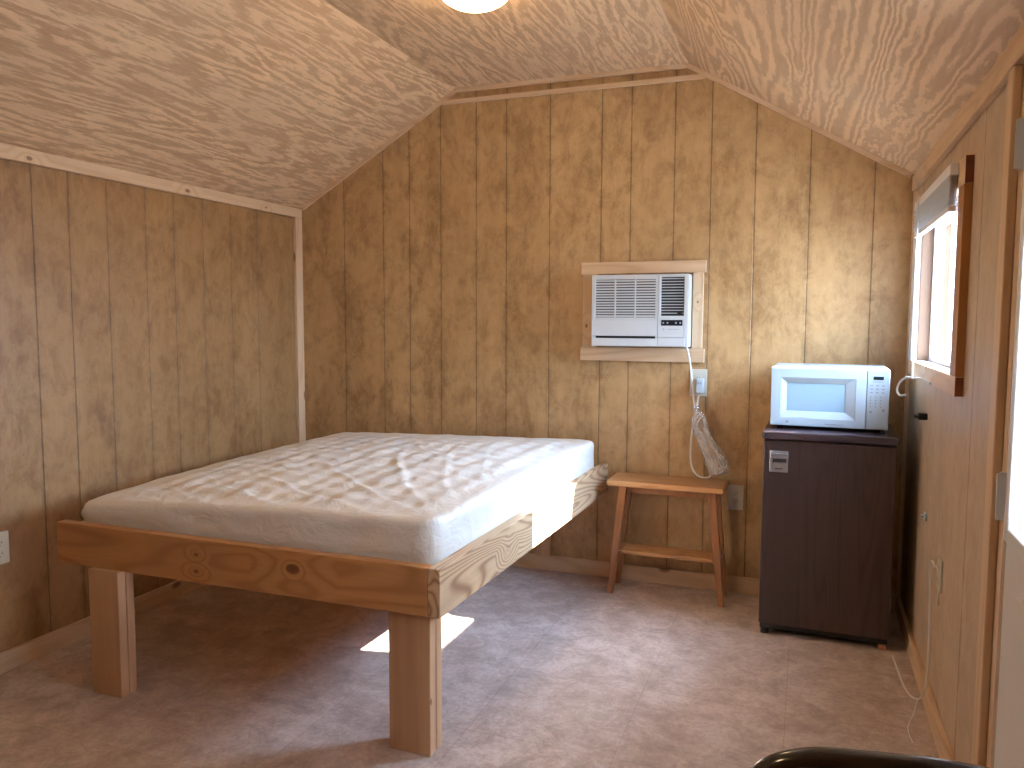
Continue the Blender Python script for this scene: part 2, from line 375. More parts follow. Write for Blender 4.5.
OFF = [(-T, H), (0, H), (A1, Z1), (W - A1, Z1), (W, H), (W + T, H)]
mb.prism(OFF + [(W + T, H + ct), (W - .01, H + ct), (W - A1 + .02, Z1 + ct), (A1 - .02, Z1 + ct), (.01, H + ct), (-T, H + ct)], 1, -D - T, T)
struct(mb.build('ceiling', M['ply']))
# outside ground
struct(MB().box(W + T + .02, W + 30, -22, 22, -.35, -.30).build('ground', M['ground']))

# baseboards and trims
BH = .075
struct(MB().box(0, .016, -D, -.016, 0, BH, .003).build('baseboard_left', M['trim_y']))
struct(MB().box(0, W, -.016, 0, 0, BH, .003).build('baseboard_back', M['trim_x']))
struct(MB().box(W - .016, W, -1.670, -.016, 0, BH, .003).build('baseboard_right', M['trim_y']))
struct(MB().box(0, .020, -D, -.002, 1.806, H - .001, .002).build('trim_1', M['trim_l']))
struct(MB().box(W - .020, W, -D, -.002, 1.795, H - .001, .002).build('trim_2', M['trim_y']))
struct(MB().box(0, .018, -.060, -.001, BH, 1.806, .002).build('trim_3', M['trim_z']))
struct(MB().box(W - .014, W, -.035, -.001, BH, 1.795, .002).build('trim_4', M['trim_z']))
def rake(n, p, q, th=.020, dp=.016):
    p, q = Vector(p), Vector(q); d = (q - p).normalized(); nn = Vector((-d.y, d.x))
    if nn.y > 0: nn = -nn
    a, b = p + nn * .001, q + nn * .001
    struct(MB().prism([a[:], b[:], (b + nn * th)[:], (a + nn * th)[:]], 1, -dp, -.001).build(n, M['trim_x']))
rake('trim_5', (.02, H + .012), (A1, Z1)); rake('trim_6', (A1 + .01, Z1), (W - A1 - .01, Z1)); rake('trim_7', (W - A1, Z1), (W - .02, H + .012))
struct(MB().box(.875, W - .875, -.022, -.001, 2.336, 2.356, .002).build('trim_8', M['trim_x']))
# ceiling joint battens are absent: the knee seams show a thin shadow gap only

# ------------------------------------------------------------------ window 1 (right wall)
win = struct(empty('window_1', (W, (WY0 + WY1) / 2, WZ0)))
win['label'] = 'small bright window on the right wall in an orange-edged wooden casing'
def wpart(mb, name, mat, par=win, smooth=False):
    o = mb.build(name, mat, None, smooth); o.parent = par
    base = par.matrix_world if par.parent is None else None
    o.matrix_parent_inverse = Matrix.Translation(-Vector(win.location)) ; return o
CT = .022
CY0, CY1, CZ0, CZ1 = -1.24, -.140, 1.045, 1.705
wpart(MB().box(W - CT, W, CY0 + .004, WY0 + .006, CZ0 + .055, CZ1 - .075, .002), 'casing_side', M['orange'])
wpart(MB().box(W - CT, W, WY1 - .006, CY1, CZ0 + .055, CZ1 - .075, .002), 'casing_side', M['vinyl'])  # white on the far board stands in for daylight on the wood
for nm, a, b in (('casing_head', CZ1 - .075, CZ1), ('casing_sill', CZ0, CZ0 + .055)):
    o = wpart(MB().box(W - CT, W, CY0 + .002, CY1, a, b, .002), nm, M['trim_y'])
    e = MB().box(W - CT + .001, W - .001, CY0, CY0 + .003, a + .001, b - .001).build('end_grain', M['endgrain']); e.parent = o; e['label'] = 'dark red stained board end'
mb = MB()   # reveal lining
mb.box(W, W + T, WY0, WY0 + .012, WZ0, WZ1); mb.box(W, W + T, WY1 - .012, WY1, WZ0, WZ1)
mb.box(W, W + T, WY0 + .012, WY1 - .012, WZ1 - .012, WZ1)
wpart(mb, 'jamb_lining', M['brown'])
wpart(MB().box(W, W + T, WY0 + .012, WY1 - .012, WZ0, WZ0 + .012), 'window_sill', M['paint'])
a0, a1, b0, b1 = WY0 + .012, WY1 - .012, WZ0 + .012, WZ1 - .012; ym = -.80
mb = MB(); fwid = .018
mb.box(W + .040, W + .072, a0, a0 + fwid, b0, b1, .002); mb.box(W + .040, W + .072, a1 - fwid, a1, b0, b1, .002)
mb.box(W + .040, W + .072, a0 + fwid, a1 - fwid, b0, b0 + fwid, .002); mb.box(W + .040, W + .072, a0 + fwid, a1 - fwid, b1 - fwid, b1, .002)
wf = wpart(mb, 'window_frame', M['vinyl'])
wpart(MB().box(W + .038, W + .070, ym - .016, ym + .016, b0 + fwid, b1 - fwid, .002), 'meeting_rail', M['vinyl'])
wpart(MB().box(W + .055, W + .057, ym + .016, a1 - fwid, b0 + fwid, b1 - fwid), 'window_pane', M['glass'])
o = wpart(MB().box(W + .050, W + .053, a0 + fwid, ym - .016, b0 + fwid, b1 - fwid), 'added_frosted_pane', M['milky']); o['label'] = 'milky white pane added in the near half of the window to block direct sun'  # pane added to keep direct sun out of the near half

# mini blind bunched at the top of the window
bl = empty('window_blind', (W - .05, (WY0 + WY1) / 2, 1.60), label='white mini blind raised and bunched at the top of the small window', cat='window blind')
def put(mb, name, mat, par, smooth=False):
    """build in world coordinates, then parent without moving"""
    o = mb.build(name, mat, None, smooth); o.parent = par
    m = Matrix.Identity(4); p = par; chain = []
    while p is not None: chain.append(p); p = p.parent
    for q in reversed(chain): m = m @ (q.matrix_parent_inverse @ Matrix.LocRotScale(q.location, q.rotation_euler, q.scale))
    o.matrix_parent_inverse = m.inverted(); return o
by0, by1 = -1.15, -.35
put(MB().box(W - .046, W - .0225, by0, by1, 1.668, 1.700, .003), 'headrail', M['vinyl'], bl)
mb = MB()
for k in range(22):
    z = 1.664 - k * .0036; off = random.uniform(-.003, .003)
    mb.hexa([(W - .045 + off, by0 + .01, z - .0012), (W - .023 + off, by0 + .01, z - .0012), (W - .023 + off, by1 - .01, z - .0012), (W - .045 + off, by1 - .01, z - .0012)],
            [(W - .045 + off, by0 + .01, z), (W - .023 + off, by0 + .01, z), (W - .023 + off, by1 - .01, z), (W - .045 + off, by1 - .01, z)])
put(mb, 'slat_stack', M['slat'], bl)
put(MB().box(W - .045, W - .0235, by0 + .008, by1 - .008, 1.567, 1.584, .003), 'bottom_rail', M['vinyl'], bl)
put(MB().tube([(W - .062, -.62, 1.69), (W - .063, -.63, 1.4), (W - .064, -.66, 1.14), (W - .066, -.70, 1.06)], .0018, 8), 'lift_cord', M['cord'], bl)
put(MB().tube([(W - .066, -.70, 1.06), (W - .075, -.60, 1.055), (W - .085, -.50, 1.03), (W - .090, -.47, 1.0), (W - .082, -.49, .982), (W - .070, -.56, .99)], .004, 8).tube([(W - .066, -.70, 1.06), (W - .05, -.80, 1.064), (W - .04, -.92, 1.058)], .003, 8), 'cord_loop', M['cord'], bl)

# ------------------------------------------------------------------ door 1 (right wall)
door = struct(empty('door_1', (W, DY1, 0))); door['label'] = 'grey-white door with a bright glazed upper half on the right wall'
# casing and jamb
struct(MB().box(W - .018, W, -1.735, -1.672, 0, 1.795, .003).build('trim_9', M['trim_z']))
struct(MB().box(W - .002, W + T, DY1 - .035, DY1, 0, DZ).box(W - .002, W + T, DY0, DY0 + .035, 0, DZ).box(W - .002, W + T, DY0, DY1, DZ - .03, DZ).build('trim_10', M['trim_z']))
struct(MB().box(W - .018, W, -2.76, -2.70, 0, 1.795, .003).build('trim_11', M['trim_z']))
sy0, sy1 = DY0 + .038, DY1 - .038; dx0, dx1 = W + .004, W + .044
ly0, ly1, lz0, lz1 = sy0 + .12, sy1 - .105, .835, 1.70
mb = MB()
mb.box(dx0, dx1, sy0, sy1, .012, lz0); mb.box(dx0, dx1, sy0, sy1, lz1, DZ - .033)
mb.box(dx0, dx1, sy0, ly0, lz0, lz1); mb.box(dx0, dx1, ly1, sy1, lz0, lz1)
for (p0, p1) in ((sy0 + .12, (sy0 + sy1) / 2 - .04), ((sy0 + sy1) / 2 + .04, sy1 - .12)):      # raised panels below the glass
    mb.box(dx0 - .006, dx0, p0, p1, .16, .70, .003); 
put(mb, 'door_slab', M['doorpaint'], door)
mb = MB(); lf = .032
mb.box(dx0 - .022, dx0, ly0 - lf, ly0, lz0 - lf, lz1 + lf, .004); mb.box(dx0 - .022, dx0, ly1, ly1 + lf, lz0 - lf, lz1 + lf, .004)
mb.box(dx0 - .022, dx0, ly0, ly1, lz0 - lf, lz0, .004); mb.box(dx0 - .022, dx0, ly0, ly1, lz1, lz1 + lf, .004)
put(mb, 'glazing_frame', M['vinyl'], door)
put(MB().box(dx1 - .006, dx1 - .003, ly0, ly1, lz0, lz1), 'door_pane', M['glass'], door)
mb = MB(); nsl = 42
for k in range(nsl):
    z = lz0 + (k + .5) * (lz1 - lz0) / nsl; h = .006
    xa, xb = dx0 + .006, dx0 + .027
    mb.hexa([(xa, ly0 + .003, z + h - .0006), (xb, ly0 + .003, z - h - .0006), (xb, ly1 - .003, z - h - .0006), (xa, ly1 - .003, z + h - .0006)],
            [(xa, ly0 + .003, z + h), (xb, ly0 + .003, z - h), (xb, ly1 - .003, z - h), (xa, ly1 - .003, z + h)])
put(mb, 'door_blind', M['slat'], door)
for z in (.88, 1.62):
    h = put(MB().box(W - .020, W - .0025, sy1 - .004, sy1 - .001, z - .05, z + .05, .001).box(W - .006, W - .0025, sy1, DY1 - .004, z - .05, z + .05, .001), 'hinge', M['chrome'], door)
    put(MB().cyl((W - .009, sy1 + .002, z), .006, .104, 2, 12), 'hinge_knuckle', M['chrome'], h)
k = put(MB().cyl((W - .006, sy0 + .065, .80), .032, .018, 0, 24, bev=.003), 'knob_plate', M['chrome'], door)
put(MB().lathe([(.012, 0), (.012, .02), (.027, .035), (.027, .05), (.015, .06)], (0, 0, 0), 20), 'door_knob', M['chrome'], door, True)
dk = bpy.data.objects['door_knob']
dk.matrix_parent_inverse = dk.matrix_parent_inverse; dk.location = (W - .014, sy0 + .065, .80); dk.rotation_euler = (0, -PI / 2, 0)

# ------------------------------------------------------------------ ceiling light
t = NT('lit_opal_glass'); e = t.n('Emission', {0: (*LAMP_COL, 1), 1: LAMP}); t.t.links.new(e.outputs[0], t.out.inputs[0])
prof = [(.120, 0), (.125, -.02)] + [(.125 * math.cos(a), -.02 - .062 * math.sin(a)) for a in [i * PI / 2 / 10 for i in range(1, 10)]] + [(.004, -.082)]
# the second lamp is unseen: inferred and added for warm light on the bed front
for LX, LY, lab in ((1.545, -1.16, 'round glowing dome ceiling light at the top edge of the photo'), (1.52, -3.72, 'round glowing dome ceiling light added unseen at the near end of the room, out of frame')):
    cl = empty('ceiling_light', (LX, LY, Z1), label=lab, cat='ceiling light')
    put(MB().cyl((LX, LY, Z1 - .010), .135, .018, 2, 48, bev=.004), 'base_plate', M['vinyl'], cl, True)
    put(MB().lathe(prof, (LX, LY, Z1 - .019)), 'lamp_shade', t.m, cl, True)

# ------------------------------------------------------------------ bed frame and mattress
bed = empty('bed_frame', (1.0, -.95, 0), label='raised pine platform bed frame on thick wooden posts', cat='bed')
RZ0, RZ1 = .425, .565
put(MB().box(.27, 1.671, -1.790, -1.752, RZ0, RZ1, .003), 'end_rail', M['pine_x'], bed)
put(MB().hexa([(1.672, -1.790, RZ0), (1.710, -1.790, RZ0), (1.758, -.02, RZ0), (1.720, -.02, RZ0)], [(1.672, -1.790, RZ1), (1.710, -1.790, RZ1), (1.758, -.02, RZ1), (1.720, -.02, RZ1)], .003), 'side_rail', M['pine_y'], bed)
put(MB().box(.27, .308, -1.752, -.02, RZ0, RZ1 - .02, .003), 'side_rail', M['pine_y'], bed)
put(MB().box(.308, 1.716, -.058, -.020, RZ0, RZ1 - .02, .003), 'end_rail', M['pine_x'], bed)
def leg(x0, x1, y0, y1, z0=0.0):
    mb = MB(); ymid = (y0 + y1) / 2
    mb.box(x0, x1, y0, ymid - .0006, z0, RZ0, .003); mb.box(x0 + .001, x1 + .001, ymid + .0006, y1, z0, RZ0, .003)
    return put(mb, 'leg', M['pine_z'], bed)
leg(1.530, 1.664, -1.760, -1.684); leg(.425, .553, -1.806, -1.741)
leg(.40, .53, -.13, -.06)
o = put(MB().box(1.402, 1.470, -.040, -.018, .078, RZ0, .002), 'support_post', M['pine_z'], bed); o['label'] = 'short pale post against the back wall'
mb = MB()
mb.box(.309, 1.670, -1.751, -.059, .530, .544)
put(mb, 'deck_board', M['pine_x'], bed)

FOLDS = [(1.68, -1.74, .95, -.55, .014, .011, .07), (1.66, -1.74, .75, -.95, .012, .009, .05), (1.70, -1.66, 1.15, -.35, .012, .008, .06),
         (1.50, -1.74, .62, -1.25, .012, .008, .04), (1.20, -1.74, .42, -1.30, .010, .006, .04), (.9, -1.74, .36, -1.45, .009, .006, .02),
         (1.72, -1.45, 1.30, -.30, .010, .005, .04), (.70, -1.74, .36, -1.58, .008, .006, .01), (1.40, -1.0, .8, -.2, .012, .006, .05)]
def mattress():
    x0, x1, y0, y1 = .312, 1.672, -1.742, -.075
    zb = .5455; nx, ny, nz = 120, 150, 12
    bm = bmesh.new(); vid = {}
    def top(u, v): return .652 + .034 * u + .002 * (1 - v) - .030 * (1 - u) ** 3 * (1 - v) ** 3
    def P(i, j, k):
        key = (i, j, k)
        if key in vid: return vid[key]
        u, v, s = i / nx, j / ny, k / nz
        xr = x1 + .040 * v                     # follows the splayed side rail
        x = x0 + (xr - x0) * u; y = y0 + (y1 - y0) * v
        zt = top(u, v); z = zb + (zt - zb) * s
        du, dv = min(u, 1 - u) * (x1 - x0), min(v, 1 - v) * (y1 - y0)
        # rounded corners in plan and in section
        R = .020; sx_ = 1 if u > .5 else -1; sy_ = 1 if v > .5 else -1
        if k == nz or k == 0 or i in (0, nx) or j in (0, ny):
            cr_ = .05
            if du < cr_ and dv < cr_:
                ex, ey = cr_ - du, cr_ - dv; l = max(ex, ey); q = math.hypot(ex, ey)
                if q > 1e-6: f = l / q; x -= sx_ * (ex - ex * f); y -= sy_ * (ey - ey * f)
            dz = (zt - z)
            ed = min(du, dv)
            if ed < R and dz < R:
                a, b2 = R - ed, R - dz; l = max(a, b2); q = math.hypot(a, b2)
                if q > 1e-6:
                    f = l / q; z -= (b2 - b2 * f)
                    if du < R: x -= sx_ * (a - a * f) * (1 if du <= dv else 0)
                    if dv < R: y -= sy_ * (a - a * f) * (1 if dv < du else 0)
        edge = min(1, min(du, dv) / .12)
        dome = .026 * (1 - (2 * u - 1) ** 4) * (1 - (2 * v - 1) ** 4)
        if k == nz:
            z += dome
            q = math.sin((x * 1.0 + y * .75) * 2 * PI / .15 + 1.4 * noise.noise(Vector((x * 3, y * 3, 0)))) * math.sin((x * .7 - y * 1.0) * 2 * PI / .21 + 1.2 * noise.noise(Vector((x * 2, y * 2, 5))))
            z += q * .0034 * edge + edge * .006 * abs(noise.noise(Vector((x * 11 + y * 4, y * 9 - x * 3, 4.0))))
            z += edge * .006 * (noise.noise(Vector((x * 5, y * 5, 2.0))))
            # long folds of the loose cover fanning towards the near right corner
            for (fx, fy, gx, gy, wd, h, bend) in FOLDS:
                d = Vector((gx - fx, gy - fy)); L = d.length; d /= L; r = Vector((x - fx, y - fy)); tt = r.dot(d) / L
                if 0 < tt < 1:
                    cc = r.x * d.y - r.y * d.x + bend * math.sin(tt * PI) + .006 * math.sin(tt * 17 + fx * 9)
                    z += .6 * h * (math.exp(-(cc / wd) ** 2) - .45 * math.exp(-((cc - wd * 1.6) / wd) ** 2)) * math.sin(PI * tt) ** .8
        else:
            mid = math.sin(PI * min(1, s)) ; wr = noise.noise(Vector((x * 6, y * 6, s * 1.6))) * .016 + noise.noise(Vector((x * 16, y * 16, s * 3))) * .004
            bulge = .004 * mid + wr * mid
            if j == 0: y -= bulge * .7; z += noise.noise(Vector((x * 5, 3, s))) * .010 * s
            if j == ny: y += bulge * .3
            if i == 0: x -= bulge
            if i == nx: x += bulge * .5
        if s < .2:                              # tucked inside the rails
            y = max(y, y0 + .001) if j == 0 else y; x = min(x, xr - .001) if i == nx else x
        z += (noise.noise(Vector((x * 9, y * 9, 9))) * .004) * (1 if s > .7 else 0)
        vid[key] = bm.verts.new((x, y, z)); return vid[key]
    def quad(a, b2, c, d):
        bm.faces.new((P(*a), P(*b2), P(*c), P(*d)))
    for i in range(nx):
        for j in range(ny): quad((i, j, nz), (i + 1, j, nz), (i + 1, j + 1, nz), (i, j + 1, nz)); quad((i, j, 0), (i, j + 1, 0), (i + 1, j + 1, 0), (i + 1, j, 0))
    for k in range(nz):
        for i in range(nx): quad((i, 0, k), (i + 1, 0, k), (i + 1, 0, k + 1), (i, 0, k + 1)); quad((i, ny, k), (i, ny, k + 1), (i + 1, ny, k + 1), (i + 1, ny, k))
        for j in range(ny): quad((0, j, k), (0, j, k + 1), (0, j + 1, k + 1), (0, j + 1, k)); quad((nx, j, k), (nx, j + 1, k), (nx, j + 1, k + 1), (nx, j, k + 1))
    me = bpy.data.meshes.new('mattress'); bm.to_mesh(me); bm.free()
    me.polygons.foreach_set('use_smooth', [True] * len(me.polygons))
    t = NT('white_mattress_cover')
    wv = t.noise(t.coords((8, 8, 11)), 1.0, 3, .5, 1.5); cl_ = t.noise(t.coords((420, 420, 420)), 1.0, 2)
    crz = t.noise(t.coords((20, 7, 20), rot=(0, 0, .6)), 1.0, 2.5, .6, 2.0)
    b = t.bump(wv, .42, .016); b = t.bump(crz, .32, .006, b)
    t.set(Base_Color=t.mix(wv, (.82, .79, .72), (.77, .74, .67)), Roughness=.36, Normal=b, Specular_IOR_Level=.5)
    me.materials.append(t.m)
    o = bpy.data.objects.new('mattress', me); COL.objects.link(o)
    tag(o, 'white quilted mattress in a loose wrinkled cover on the pine bed', 'mattress')
mattress()

# ------------------------------------------------------------------ air conditioner in its wooden surround
sur = empty('wooden_surround', (1.905, 0, 1.06), label='knotty pine board surround fixed round the air conditioner', cat='wall trim')
put(MB().box(1.612, 2.200, -.019, -.001, 1.474, 1.530, .002), 'top_board', M['trim_x'], sur)
put(MB().box(1.612, 2.200, -.019, -.001, 1.062, 1.126, .002), 'bottom_board', M['trim_x'], sur)
put(MB().box(1.622, 1.690, -.018, -.001, 1.1265, 1.4735, .002), 'side_board', M['trim_ac'], sur)
put(MB().box(2.142, 2.190, -.018, -.001, 1.1265, 1.4735, .002), 'side_board', M['trim_ac'], sur)
ac = empty('air_conditioner', (1.917, 0, 1.13), label='white window air conditioner set into the back wall', cat='air conditioner')
x0, x1, z0, z1 = 1.693, 2.139, 1.134, 1.463; yf, yb = -.118, -.098
put(MB().box(x0, x1, yb, -.0195, z0, z1, .003).box(1.70, 2.13, -.022, .08, 1.14, 1.455), 'housing', M['acwhite'], ac)
f = MB()
gx0, gx1, gz0, gz1 = 1.709, 1.990, 1.268, 1.442          # room-air grille
vx0, vx1, vz0, vz1 = 2.014, 2.118, 1.276, 1.450          # outlet vent
f.box(x0, gx0, yf, yb, z0, z1, .002); f.box(gx0, gx1, yf, yb, gz1, z1, .002); f.box(gx0, gx1, yf + .001, yb, 1.256, gz0, .001)
f.box(x0 + .001, 2.001, yf - .002, yb, 1.183, 1.2555, .002); f.box(x0 + .001, 2.001, yf - .002, yb, z0 + .002, 1.172, .003)
f.box(x0 + .001, 1.710, yf - .002, yb, 1.172, 1.183); f.box(1.992, 2.001, yf - .002, yb, 1.172, 1.183)
f.box(gx1, 2.0015, yf, yb, 1.256, z1, .002); f.box(2.003, vx0, yf - .001, yb, 1.262, z1, .002); f.box(vx1, x1, yf - .001, yb, 1.134, z1, .003)
f.box(vx0, vx1, yf - .001, yb, vz1, z1, .002); f.box(vx0, vx1, yf - .001, yb, 1.262, vz0, .001)
f.box(2.003, vx1, yf - .001, yb, 1.178, 1.2615, .001)
put(f, 'front_panel', M['acwhite'], ac)
put(MB().box(gx0, gx1, yb - .002, yb, gz0, gz1).box(1.710, 1.992, yb - .002, yb, 1.172, 1.183).box(2.0015, 2.003, yb - .002, yb, 1.135, 1.46), 'recess', M['void'], ac)
g = MB(); n = 14
for k in range(n):
    z = gz0 + (k + .5) * (gz1 - gz0) / n
    g.hexa([(gx0, yf + .001, z - .0042), (gx1, yf + .001, z - .0042), (gx1, yb - .004, z - .002), (gx0, yb - .004, z - .002)], [(gx0, yf + .001, z + .0028), (gx1, yf + .001, z + .0028), (gx1, yb - .004, z + .004), (gx0, yb - .004, z + .004)])
for k in (1, 2):
    x = gx0 + k * (gx1 - gx0) / 3; g.box(x - .0018, x + .0018, yf, yb - .002, gz0, gz1)
put(g, 'intake_grille', M['acwhite'], ac)
v = put(MB().box(vx0, vx1, yb - .002, yb, vz0, vz1), 'vent', M['black'], ac)
for k in range(13):
    z = vz0 + .005 + (k + .5) * (vz1 - vz0 - .006) / 13
    put(MB().box(vx0 + .003, vx1 - .003, yf + .004, yb - .006, z - .0018, z + .0018), 'louvre', M['acwhite'], v)
put(MB().box(vx0 + .075, vx1 - .008, yf - .002, yf + .006, vz0 + .004, vz0 + .014, .001), 'vent_lever', M['black'], v)
d = put(MB().box(2.018, 2.114, yf - .0025, yf - .001, 1.231, 1.257, .0006), 'display', M['display'], ac)
for k in (0, 1, 3, 4): put(MB().cyl((2.028 + k * .019, yf - .003, 1.244), .004, .0015, 1, 12), 'button', M['grey'], d)
put(MB().box(2.028, 2.032, yf - .0022, yf - .001, 1.211, 1.219), 'maker_mark', M['grey'], ac)
put(MB().box(2.046, 2.098, yf - .0016, yf - .001, 1.214, 1.2158), 'maker_mark', M['grey'], ac)
put(MB().box(2.003, 2.125, yf - .003, yb, 1.137, 1.176, .002), 'control_flap', M['acwhite'], ac)
cordY = -.035
c = MB().tube([(2.120, -.06, 1.150), (2.131, -.045, 1.11), (2.141, cordY, 1.05), (2.155, -.032, .927), (2.166, -.034, .86), (2.174, -.04, .79)], .0042, 10, 6)
c.tube([(2.182, -.045, .912), (2.178, -.045, .87), (2.170, -.05, .81), (2.158, -.05, .75), (2.152, -.05, .66), (2.158, -.055, .59), (2.180, -.06, .552), (2.215, -.065, .536), (2.245, -.06, .545), (2.272, -.055, .58)], .0042, 10, 6)
# folded coil gathered inside the bag
for k in range(3):
    a = .010 * k
    c.tube([(2.172 + a, -.048 - a * .5, .742), (2.160 + a, -.050, .80 - a), (2.184 + a, -.048, .835 - a * .8), (2.208 + a * .6, -.045, .80 - a), (2.216 + a * .8, -.05 - a * .4, .745), (2.255 + a * .5, -.055, .67 + a * .5), (2.300 - a, -.05, .632 - a), (2.312 - a, -.05, .590), (2.270 - a, -.055, .556 + a), (2.235 + a, -.05, .60), (2.190 + a, -.052, .70), (2.172 + a, -.048, .742)], .0036, 8, 5)
put(c, 'power_cord', M['cord'], ac, True)
p = put(MB().box(2.168, 2.204, -.052, -.0085, .922, .990, .006), 'plug', M['white'], ac)
put(MB().box(2.178, 2.185, -.0535, -.0515, .965, .975, .001).box(2.188, 2.195, -.0535, -.0515, .965, .975, .001), 'plug_button', M['grey'], p)

# clear plastic bag on the coiled cord
bm = bmesh.new(); rings = []; seg = 28
spine = [(2.170, .862, .014, .012), (2.178, .845, .012, .010), (2.186, .815, .036, .020), (2.196, .77, .040, .024), (2.218, .71, .042, .026), (2.250, .65, .050, .028), (2.276, .595, .056, .030), (2.285, .566, .052, .026), (2.288, .553, .046, .012)]
sp = []
for i in range(len(spine) - 1):
    for k in range(5):
        t_ = k / 5; sp.append([spine[i][q] * (1 - t_) + spine[i + 1][q] * t_ for q in range(4)])
sp.append(spine[-1])
for i, (x, z, rx, ry) in enumerate(sp):
    rg = []
    for j in range(seg):
        a = 2 * PI * j / seg; f_ = 1 + .22 * noise.noise(Vector((math.cos(a) * 2.5, math.sin(a) * 2.5, z * 28)))
        yy = -.058 + ry * math.sin(a) * f_
        rg.append(bm.verts.new((x + rx * math.cos(a) * f_ * .85, min(yy, -.012), z + rx * math.cos(a) * f_ * .35)))
    rings.append(rg)
for k in range(len(rings) - 1):
    for i in range(seg): bm.faces.new((rings[k][i], rings[k][(i + 1) % seg], rings[k + 1][(i + 1) % seg], rings[k + 1][i]))
me = bpy.data.meshes.new('plastic_bag'); bm.to_mesh(me); bm.free(); me.materials.append(M['bag'])
me.polygons.foreach_set('use_smooth', [True] * len(me.polygons))
pb = bpy.data.objects.new('plastic_bag', me); COL.objects.link(pb)
tag(pb, 'clear crumpled plastic bag round the coiled white cord above the small wooden table', 'plastic bag')

# ------------------------------------------------------------------ wall outlets
def outlet(cx, cz, wall, label, y=0.0, mat='ivory', w_=.072, h_=.116, blank=False):
    """cover plate with two sockets; local frame: plate in xz, facing -y"""
    rz = {'back': 0, 'left': PI / 2, 'right': -PI / 2}[wall]
    loc = {'back': (cx, 0, cz), 'left': (0, cx, cz), 'right': (W, cx, cz)}[wall]
    e = empty('wall_outlet', loc, rz, label=label, cat='electrical outlet', group='wall outlets')
    MB().box(-w_ / 2, w_ / 2, -.006, 0, -h_ / 2, h_ / 2, .002).build('cover_plate', M[mat], e)
    for s in (1, -1):
        so_ = MB().cyl((0, -.007, s * .0195), .0165, .003, 1, 24, bev=.0006).build('socket', M[mat], e)
        MB().box(-.0075, -.0055, -.0090, -.0083, s * .0195 - .002, s * .0195 + .006).box(.0055, .0075, -.0090, -.0083, s * .0195 - .002, s * .0195 + .006).cyl((0, -.0086, s * .0195 - .008), .002, .0008, 1, 10).build('socket_slot', M['brass'], so_)
    MB().cyl((0, -.0068, 0), .0032, .0016, 1, 12).build('screw', M['chrome'], e)
    return e
outlet(2.175, .968, 'back', 'ivory outlet in use below the air conditioner', w_=.078, h_=.125)
outlet(2.355, .445, 'back', 'ivory outlet low between the wooden table and the dark fridge', w_=.070, h_=.116)
outlet(-1.800, .446, 'left', 'pale outlet on the left wall beyond the foot of the bed')
outlet(-1.02, .475, 'right', 'outlet low on the right wall with a thin white cord', h_=.10, w_=.066)
# thin loose cord on the right wall
X_ = W - .02
lc = MB().tube([(X_, -1.045, .500), (X_ - .004, -1.01, .512), (X_ - .006, -.985, .480), (X_ - .004, -1.0, .40), (X_ - .003, -1.01, .27), (X_ - .003, -1.01, .16), (X_ - .01, -.97, .055), (X_ - .030, -.90, .020), (X_ - .045, -.80, .016), (X_ - .05, -.68, .014), (X_ - .055, -.55, .012)], .0032, 8, 6)
lc.tube([(X_ - .018, -.95, .04), (X_ - .035, -1.0, .010), (X_ - .062, -1.10, .006), (X_ - .058, -1.19, .006)], .0016, 8, 5)
lc.tube([(X_ + .004, -1.04, .505), (X_, -1.10, .507), (X_ - .002, -1.12, .49), (X_, -1.125, .41)], .0020, 8, 5)
tag(lc.build('loose_cord', M['cord'], None, True), 'thin white cord hanging from the right wall outlet down to the floor', 'cord')
hk = MB().box(W - .030, W - .001, -.60, -.565, .905, .928, .003).box(W - .045, W - .028, -.60, -.565, .912, .922, .003)
tag(hk.build('wall_hook', M['black']), 'short black hook on the right wall beside the microwave', 'hook')
cp = MB().box(W - .009, W - .001, -.70, -.66, .565, .590, .002).cyl((W - .013, -.68, .578), .006, .010, 0, 12)
tag(cp.build('cable_clip', M['white']), 'small white clip on the right wall beside the dark fridge', 'cable clip')

# ------------------------------------------------------------------ small wooden table
tb = empty('side_table', (2.05, -.16, 0), label='small varnished wooden side table with a lower shelf beside the bed', cat='side table')
tx0, tx1, ty0, ty1, tz = 1.808, 2.325, -.258, -.045, .532
put(MB().box(tx0, tx1, ty0, ty1, tz - .026, tz, .006, 3), 'tabletop', M['stool'], tb)
sz = .205
for sx_, (tx, fx) in ((1, (1.878, 1.824)), (1, (2.272, 2.322))):
    for (yt, yf_) in ((ty0 + .022, -.232), (ty1 - .054, -.085)):
        hw, hf = .019, .013
        put(MB().hexa([(fx - hf, yf_ - .001, 0), (fx + hf, yf_ - .001, 0), (fx + hf, yf_ + .026, 0), (fx - hf, yf_ + .026, 0)],
                      [(tx - hw, yt, tz - .0265), (tx + hw, yt, tz - .0265), (tx + hw, yt + .032, tz - .0265), (tx - hw, yt + .032, tz - .0265)], .003), 'leg', M['stool_z'], tb)
put(MB().box(1.872, 2.278, -.215, -.090, sz - .018, sz, .004), 'shelf', M['stool'], tb)
for (a, b_) in ((1.838, 1.874), (2.276, 2.312)):
    put(MB().box(a, b_, -.228, -.076, sz - .016, sz - .001, .003), 'shelf_bearer', M['stool_z'], tb)
put(MB().box(1.865, 2.250, -.180, -.165, tz - .065, tz - .027, .002), 'apron', M['stool_z'], tb)

